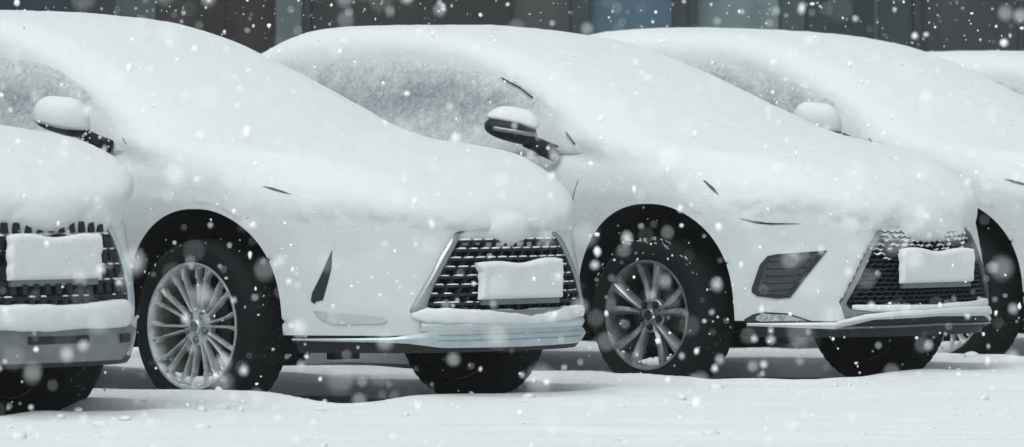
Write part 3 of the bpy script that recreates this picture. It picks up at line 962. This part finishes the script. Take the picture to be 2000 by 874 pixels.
    if style == 'slot':
        slot = [(-.062, .705), (-.064, .632), (-.082, .560), (-.101, .494), (-.128, .488), (-.138, .478), (-.152, .492), (-.146, .525), (-.113, .590), (-.085, .655)]
        patch_pair('air_slot', P, slot, 'corner', BLACK, root, off=.003)
        drl = [(-.140, .451), (.02, .436), (.150, .425), (.172, .408), (.150, .397), (-.06, .393), (-.112, .416)]
        patch_pair('reflector', P, drl, 'corner', SILVERLENS, root, off=.006, skirt=.012)
        lip_band(P, 'skid_plate', SKID, root, [(0, .368), (.45, .366), (.55, .345), (.60, .336), (.84, .330)], [(0, .288), (.42, .292), (.55, .312), (.62, .316), (.84, .322)], .012)
        for zc in (.347, .322):
            lip_band(P, 'skid_groove', SKIDDARK, root, [(0, zc), (.44, zc)], [(0, zc - .0022), (.44, zc - .0022)], .0165, .004)
        lip_band(P, 'bumper_edge', PAINT, root, [(0, .402), (.5, .400)], [(0, .364), (.5, .362)], .0145)
        ledge_snow(P, root, [(-.535, .430), (-.48, .430), (-.30, .424), (-.10, .412), (.05, .406), (.18, .410), (.30, .424), (.42, .430), (.525, .430)],
                   [.010, .030, .030, .022, .017, .020, .030, .033, .014], seed + 3)
        head = [(.36, .973), (.40, .968), (.445, .955), (.485, .940), (.44, .948), (.40, .960)]
    elif style == 'fog':
        fog = [(-.100, .640), (-.06, .648), (.169, .665), (.10, .580), (.030, .490), (.000, .452), (-.06, .447), (-.148, .458), (-.172, .476), (-.172, .495), (-.135, .600)]
        patch_pair('fog_lamp_surround', P, fog, 'corner', GLOSS, root, off=.006)
        inner = [(-.086, .630), (.130, .652), (.06, .565), (.000, .482), (-.02, .462), (-.125, .470), (-.140, .495), (-.115, .585)]
        patch_pair('fog_lamp_mesh', P, inner, 'corner', FOGMESH, root, off=.0085, skirt=.004)
        for k in range(5):
            z = .485 + .033 * k; w0 = np.interp(z, [.47, .64], [-.128, -.090]); w1 = np.interp(z, [.462, .652], [-.005, .118])
            strip(P, [(w0, z), (w1, z + .006)], 'corner', .0022, .003, .010).build('fog_lamp_bar', GLOSS, root)
        lamp = [(-.205, .352), (-.168, .374), (-.124, .386), (-.01, .380), (.06, .358), (.10, .345), (-.12, .335), (-.205, .338)]
        patch_pair('lamp_housing', P, lamp, 'corner', GLOSS, root, off=.004)
        lens = [(-.150, .368), (-.12, .379), (-.01, .373), (.070, .349), (-.13, .343), (-.155, .350)]
        patch_pair('fog_lamp_lens', P, lens, 'corner', LENS, root, off=.009, skirt=.004)
        lip_band(P, 'lower_spoiler', BLACK, root, [(0, .362), (.43, .355), (.52, .33), (.56, .325)], [(0, .30), (.56, .30)], .012)
        lip_band(P, 'spoiler_edge', CHROME, root, [(0, .325), (.47, .319), (.55, .315)], [(0, .316), (.47, .310), (.55, .307)], .022, .01)
        lip_band(P, 'side_blade', PAINT, root, [(0, .382), (.40, .374), (.48, .355), (.55, .340), (.80, .335)], [(0, .358), (.40, .350), (.48, .330), (.55, .308), (.80, .322)], .020)
        ledge_snow(P, root, [(-.49, .408), (-.40, .402), (-.2, .396), (0, .396), (.2, .402), (.42, .412), (.49, .412)], [.010, .020, .018, .016, .019, .024, .010], seed + 3)
        ledge_snow(P, root, [(-.56, .338), (-.45, .364), (-.3, .376), (0, .382), (.2, .384), (.42, .378), (.50, .362)], [.007, .013, .012, .012, .014, .016, .008], seed + 4, .03)
        head = [(.350, .984), (.362, .982), (.41, .950), (.440, .917), (.43, .920), (.395, .946)]
    else:
        lip_band(P, 'lower_grille', GREYTRIM, root, [(0, .35), (.50, .352), (.56, .34)], [(0, .22), (.40, .22), (.50, .27), (.56, .335)], .010)
        patch_pair('bumper_corner', P, [(-.56, .37), (-.70, .38), (-.67, .30), (-.60, .250), (-.48, .222), (-.42, .215), (-.52, .262)], 'front', PAINT, root, off=.012, skirt=.03)
        lip_band(P, 'intake', BLACK, root, [(0, .325), (.16, .325)], [(0, .285), (.16, .285)], .016, .01)
        patch_pair('parking_sensor', P, [(.36, .325), (.44, .325), (.44, .295), (.36, .295)], 'front', BLACK, root, off=.03, skirt=.03)
        ledge_snow(P, root, [(-.52, .41), (-.40, .405), (0, .395), (.40, .405), (.52, .41)], [.02, .05, .052, .055, .02], seed + 3, -.008, .05)
        head = [(.30, .99), (.36, .985), (.43, .95), (.36, .97)]
        for s_ in (-1, 1):
            mk = [(s_ * .56, .62), (s_ * .62, .615), (s_ * .60, .52), (s_ * .565, .53)]
            patch('side_marker', P, mk if s_ > 0 else mk[::-1], 'front', LENS, root, off=.004)
    sf = lambda P_, x, y, z: np.minimum(solid(P_, x, y, z), snowf(P_, S, x, y, z))
    hx = [(x + P['nose'] * .8, z) for x, z in head]
    patch('headlamp', P, hx, 'side', LAMPEDGE, root, off=.0025, skirt=.03, step=.01, f=sf)
    if style == 'fog':
        patch('headlamp', P, [(.475, .812), (.53, .800), (.585, .791), (.70, .787), (.60, .782), (.53, .790)], 'side', GLOSS, root, off=.0025, skirt=.03, step=.01, f=sf)
    return root

def place(root, c, ang, z=0.0):
    root.location = (c[0], c[1], z); root.rotation_euler = (0, 0, -math.radians(ang))

YAW = 43.0
H_ = np.array((math.cos(math.radians(YAW)), -math.sin(math.radians(YAW)))); L_ = np.array((H_[1] * -1, H_[0]))
CARS = [((-2.56, 23.26), .075), ((-.731, 25.18), 0), ((1.231, 27.06), 0), ((2.775, 29.38), 0), ((4.45, 31.45), 0)]

S2 = snow_settings(11); S3 = snow_settings(23, lip=.780, lump=(.985, .772)); S1 = snow_settings(37, lip=.768, lump=(.975, .80), wide=.13); S4 = snow_settings(51); S5 = snow_settings(67)
car2 = build_car('snowed_in_car', LARGE, 'slot', ALLOY, 'snowed', S2,
                 'white car under snow with bright many-spoked wheel and thin upright slot in its bumper', 3)
car3 = build_car('snowed_in_car', COMPACT, 'fog', DARKALLOY, 'bare', S3,
                 'white car under snow with dark triangular fog lamp recess and black and silver wing mirror', 5)
car1 = build_car('snowed_in_car', LARGE, 'block', ALLOY, 'snowed', S1,
                 'white car cut off by the picture edge, only its snowy nose and blocky grille showing', 8, lift=.075)

def copy_car(src, P, S, label):
    c = copy_tree(src); c['label'] = label
    for ch in c.children:
        if ch.name.startswith('snow_cover'):
            v, q = snow_mesh(P, S); me = np_mesh('snow_cover', v, q); me.materials.append(SNOW); ch.data = me
    return c
car4 = copy_car(car2, LARGE, S4, 'snow-covered white car mostly hidden behind the car with the fog lamp recess')
car5 = copy_car(car2, LARGE, S5, 'farthest white car, just a snowy roof showing beyond the others at the picture edge')
for r_, (c_, z_) in zip((car1, car2, car3, car4, car5), CARS): place(r_, c_, YAW, z_)
car5.scale = (1, 1, .945)

# ---------------------------------------------------------------- snowy ground
gw = [waves(101, 1.1, 12), waves(102, 3.5, 12), waves(103, 10, 12), waves(104, 26, 12)]
def ground_z(x, y):
    z = .072 + .014 * noise(x * .8, y, 0, gw[0]) + .008 * noise(x * .6, y, 0, gw[1]) + .0066 * noise(x * .36, y, 0, gw[2]) + .0028 * noise(x * .4, y, 0, gw[3])
    # faint half-filled wheel tracks along the lane
    for y0, sl in ((21.15, .05), (22.55, .045), (21.75, -.03)):
        t = (y - y0 - sl * x - .05 * noise(x * .5, 0, 0, gw[0])) / .12
        z = z + (-.013 * np.exp(-t * t) + .007 * np.exp(-((np.abs(t) - 1.6) / .6) ** 2)) * (.35 + .65 * sstep(-1.5, 1.2, x)) * (1 + .5 * noise(x * .3, y, 0, gw[2]))
    for (c, _z) in CARS:
        dx = x - c[0]; dy = y - c[1]
        a = dx * H_[0] + dy * H_[1]; b = dx * L_[0] + dy * L_[1]
        wob = .05 * noise(x, y, 0, gw[1]) + .03 * noise(x, y, 0, gw[2])
        d = np.maximum(np.abs(b) - .86, np.maximum(a - .86, -3.7 - a)) + wob
        z = z - (.058 + .02 * np.exp(-((d + .07) / .12) ** 2)) * sstep(.09, -.09, d)
        # drift heaped against the nose and tyres
        z = z + .020 * np.exp(-((d - .12) / .09) ** 2)
    return z
gx = axis_pts((-160, -30, 13), (-30, -7, 2.3), (-7, 9, .045), (9, 30, 2.1), (30, 160, 13))
gy = axis_pts((-30, 8, 3.8), (8, 19, .25), (19, 34, .045), (34, 46, 1.2), (46, 200, 14))
GX, GY = np.meshgrid(gx, gy, indexing='ij'); GZ = ground_z(GX, GY)
v = np.stack([GX.ravel(), GY.ravel(), GZ.ravel()], 1); nyg = len(gy)
i, j = np.meshgrid(np.arange(len(gx) - 1), np.arange(nyg - 1), indexing='ij')
q = np.stack([(i*nyg + j).ravel(), ((i+1)*nyg + j).ravel(), ((i+1)*nyg + j + 1).ravel(), (i*nyg + j + 1).ravel()], 1)
ground = bpy.data.objects.new('ground', np_mesh('ground', v, q)); ground.data.materials.append(GSNOW); COL.objects.link(ground)
tag(ground, kind='structure')

# loose clumps of snow thrown up along the cars and across the lane
rs = np.random.RandomState(77); V = []; F_ = []
bm = bmesh.new(); bmesh.ops.create_icosphere(bm, subdivisions=2, radius=1)
bv = np.array([v_.co[:] for v_ in bm.verts]); bf = np.array([[x.index for x in f.verts] for f in bm.faces]); bm.free()
for k in range(300):
    if rs.rand() < .55:
        c_ = np.array(CARS[rs.randint(0, 4)][0]); a_ = rs.uniform(-.6, 1.5); b_ = rs.uniform(-1.5, 1.2)
        x_, y_ = c_ + H_ * a_ + L_ * b_
        if abs(b_) < 1.0 and a_ < .95: continue
    else: x_, y_ = rs.uniform(-3, 3), rs.uniform(20.2, 24.5)
    r_ = .005 + rs.exponential(.007); r_ = min(r_, .026)
    w_ = waves(1000 + k, 2.2, 5)
    sh = bv * (1 + .22 * noise(bv[:, 0], bv[:, 1], bv[:, 2], w_))[:, None] * rs.uniform(.6, 1.3, 3) * r_ * (1.2, 1.2, .75)
    V.append(sh + (x_, y_, float(ground_z(np.array(x_), np.array(y_))) + r_ * .15)); F_.append(bf + len(bv) * (len(V) - 1))
co_ = bpy.data.objects.new('snow_clumps', np_mesh('snow_clumps', np.concatenate(V), np.concatenate(F_))); co_.data.materials.append(GSNOW); COL.objects.link(co_)
tag(co_, 'small loose clumps of snow lying on the snowy ground before the cars', 'snow', kind='stuff')

# ---------------------------------------------------------------- the glazed building behind
FY = 44.0
def glass_mat(name, col, refl_streak):
    m, nt, b = new_mat(name)
    n = noise_node(nt, 1.3, 4, .6, stretch=(1.6, 1, .35)); n2 = noise_node(nt, 9, 5, .7, stretch=(1, 1, .6))
    r = ramp(nt, n.outputs['Fac'], [(.32, tuple(c * (1 - refl_streak) for c in col)), (.68, tuple(c * (1 + refl_streak) for c in col))])  # upright streaks of reflection painted into the glass colour
    nt.links.new(r.outputs['Color'], b.inputs['Base Color'])
    b.inputs['Roughness'].default_value = .35; b.inputs['Specular IOR Level'].default_value = .12
    return m
def lin(r, g, b):
    f = lambda c: (c / 255 / 12.92) if c <= 10 else ((c / 255 + .055) / 1.055) ** 2.4
    return (f(r), f(g), f(b))
fac = empty('glass_fronted_building', (0, FY, 0))
tag(fac, 'dark glass shopfront with upright mullions behind the row of snowy cars', 'building')
def fpx(p): return (p - 1000) / 11200 * FY
K = 1.9   # how much darker the photograph shows a front lit by half the sky
panes = [(-900, -620, (40, 48, 52)), (-615, -330, (52, 56, 58)), (-325, -60, (44, 50, 52)), (-55, 148, (36, 46, 53)), (152, 228, (50, 53, 56)), (234, 304, (60, 69, 70)), (306, 402, (45, 44, 44)), (404, 440, (52, 45, 43)), (442, 538, (46, 43, 43)),
         (606, 866, (47, 47, 47)), (870, 1000, (44, 46, 46)), (1004, 1114, (60, 63, 62)), (1152, 1312, (66, 84, 96)), (1314, 1344, (58, 63, 64)), (1362, 1520, (88, 100, 102)),
         (1524, 1572, (58, 66, 68)), (1576, 1708, (45, 52, 53)), (1713, 1782, (49, 56, 56)), (1797, 1988, (55, 58, 60)), (1998, 2210, (46, 54, 56)), (2215, 2420, (60, 66, 68)), (2425, 2700, (44, 50, 52)), (2705, 2950, (54, 58, 60))]
for k, (a, b, c) in enumerate(panes):
    mb = MB(); mb.box((fpx(a), -.02, .35), (fpx(b), .02, 3.6))
    mb.build('window_pane', glass_mat('shop_glass', tuple(v_ * 1.35 for v_ in lin(*c)), .25), fac, smooth=False)  # each pane's tone has its interior and reflections put into the colour
MUL = plain('mullion_paint', (.022, .030, .033), .5, vary=.2, scale=3)
MULP = plain('pilaster_panel', (.072, .098, .10), .55, vary=.12, scale=3)
for a, b, m_, d in ((540, 590, MULP, .10), (590, 606, MUL, .05), (1116, 1151, MUL, .10), (1345, 1361, MUL, .12), (1783, 1796, MUL, .12), (1988.5, 1997, MUL, .08), (149, 151, MUL, .03), (229, 233, MULP, .03), (1708.5, 1712, MULP, .03), (1520.5, 1523.5, MUL, .03),
                    (304.3, 305.7, MUL, .03), (402.3, 403.7, MUL, .03), (866.5, 869.5, MUL, .03), (1000.5, 1003.5, MUL, .04), (-59, -56, MUL, .1), (2210.5, 2214.5, MUL, .1), (-329, -326, MUL, .1), (2420.5, 2424.5, MUL, .1)):
    mb = MB(); mb.box((fpx(a), -d, .30), (fpx(b), .03, 3.65)); mb.build('mullion', m_, fac, smooth=False)
mb = MB(); mb.box((fpx(-900), -.06, 0), (fpx(2950), .06, .345)); mb.build('plinth', plain('plinth_stone', (.12, .13, .13), .8), fac, smooth=False)
mb = MB(); mb.box((fpx(-900), .06, .345), (fpx(2950), .5, 7.2)); mb.box((fpx(-900), -.08, 3.655), (fpx(2950), .055, 7.2))
mb.build('wall', plain('facade_cladding', (.16, .175, .18), .7, scale=2), fac, smooth=False)

# ---------------------------------------------------------------- falling snow
def flakes(n, seed):
    rs = np.random.RandomState(seed)
    bm = bmesh.new(); bmesh.ops.create_icosphere(bm, subdivisions=1, radius=1)
    bv = np.array([v_.co[:] for v_ in bm.verts]); bf = np.array([[x.index for x in f.verts] for f in bm.faces]); bm.free()
    V = []; F_ = []
    for k in range(n):
        near = rs.rand() < .10
        Y = rs.uniform(6.5, 19) if near else rs.uniform(9.0 ** 3, 36.0 ** 3) ** (1 / 3)
        X = rs.uniform(-.105, .105) * Y; Z = 1.18 + rs.uniform(-.062, .032) * Y
        r = min(.008, .0018 + rs.exponential(.0016))
        if near: r = rs.uniform(.0025, .0085)
        elif rs.rand() < .10: r = rs.uniform(.005, .0125)
        if Z < .12: continue
        s_ = rs.uniform(.65, 1.2, 3) * r * (1, 1, rs.choice([1, 1, 1.5]))
        v_ = bv * (1 + .13 * rs.normal(size=(len(bv), 1))) * s_
        V.append(v_ + (X, Y, Z)); F_.append(bf + k * 0 + sum(len(a) for a in V[:-1]) if False else bf + len(bv) * (len(V) - 1))
    return np.concatenate(V), np.concatenate(F_)
m, nt, b = new_mat('snowflake'); b.inputs['Base Color'].default_value = (.985, .988, .99, 1); b.inputs['Roughness'].default_value = .9; b.inputs['Specular IOR Level'].default_value = .1
fv, ff = flakes(5400, 5)
fo = bpy.data.objects.new('falling_snow', np_mesh('falling_snow', fv, ff)); fo.data.materials.append(m); COL.objects.link(fo)
tag(fo, 'white snowflakes drifting down through the air in front of the cars', 'snow', kind='stuff')

# ---------------------------------------------------------------- light, air, camera
SUN_EL, SUN_AZ = 60.0, 200.0
w = bpy.data.worlds.new('World'); scene.world = w; w.use_nodes = True
nt = w.node_tree; bg = nt.nodes['Background']
sky = nt.nodes.new('ShaderNodeTexSky'); sky.sky_type = 'NISHITA'; sky.sun_disc = False
sky.sun_elevation = math.radians(SUN_EL); sky.sun_rotation = math.radians(SUN_AZ); sky.dust_density = 4; sky.air_density = 1.2
hs = nt.nodes.new('ShaderNodeHueSaturation'); hs.inputs['Saturation'].default_value = .40
nt.links.new(sky.outputs[0], hs.inputs['Color']); tint = nt.nodes.new('ShaderNodeMix'); tint.data_type = 'RGBA'; tint.blend_type = 'MULTIPLY'; tint.inputs['Factor'].default_value = 1
tint.inputs['B'].default_value = (.95, 1, .995, 1)
nt.links.new(hs.outputs[0], tint.inputs['A']); nt.links.new(tint.outputs['Result'], bg.inputs['Color'])
bg.inputs['Strength'].default_value = .12
sl = bpy.data.lights.new('sun', 'SUN'); sl.energy = 1.0; sl.angle = math.radians(40); sl.color = (.90, 1, 1)
so = bpy.data.objects.new('sun', sl); COL.objects.link(so)
az = math.radians(SUN_AZ); el = math.radians(SUN_EL)
d = Vector((math.sin(az) * math.cos(el), math.cos(az) * math.cos(el), math.sin(el)))
so.rotation_euler = d.to_track_quat('Z', 'Y').to_euler(); so.location = (0, 0, 30)

# the veil of fine snow in the air
mb = MB(); mb.box((-170, -40, -1), (170, 210, 9))
hz, hnt, hb = new_mat('snow_haze'); hnt.nodes.remove(hb)
pv = hnt.nodes.new('ShaderNodeVolumePrincipled'); pv.inputs['Color'].default_value = (.93, .97, .98, 1); pv.inputs['Density'].default_value = .0009; pv.inputs['Anisotropy'].default_value = .2
hnt.links.new(pv.outputs[0], hnt.nodes['Material Output'].inputs['Volume'])
tag(mb.build('haze', hz, smooth=False), kind='stuff')

cd = bpy.data.cameras.new('camera'); cam = bpy.data.objects.new('camera', cd); COL.objects.link(cam)
cam.location = (0, 0, 1.18); cam.rotation_euler = (math.radians(90), 0, 0)
cd.sensor_width = 36; cd.lens = 11200 / 2000 * 36; cd.shift_y = -(437 - 269) / 2000; cd.clip_end = 1000
cd.dof.use_dof = True; cd.dof.focus_distance = 25.3; cd.dof.aperture_fstop = 5.0
scene.camera = cam
scene.view_settings.view_transform = 'Standard'; scene.view_settings.look = 'None'
scene.view_settings.exposure = 0.17; scene.view_settings.gamma = 1
scene.cycles.use_denoising = True
scene.cycles.max_bounces = 10; scene.cycles.diffuse_bounces = 8
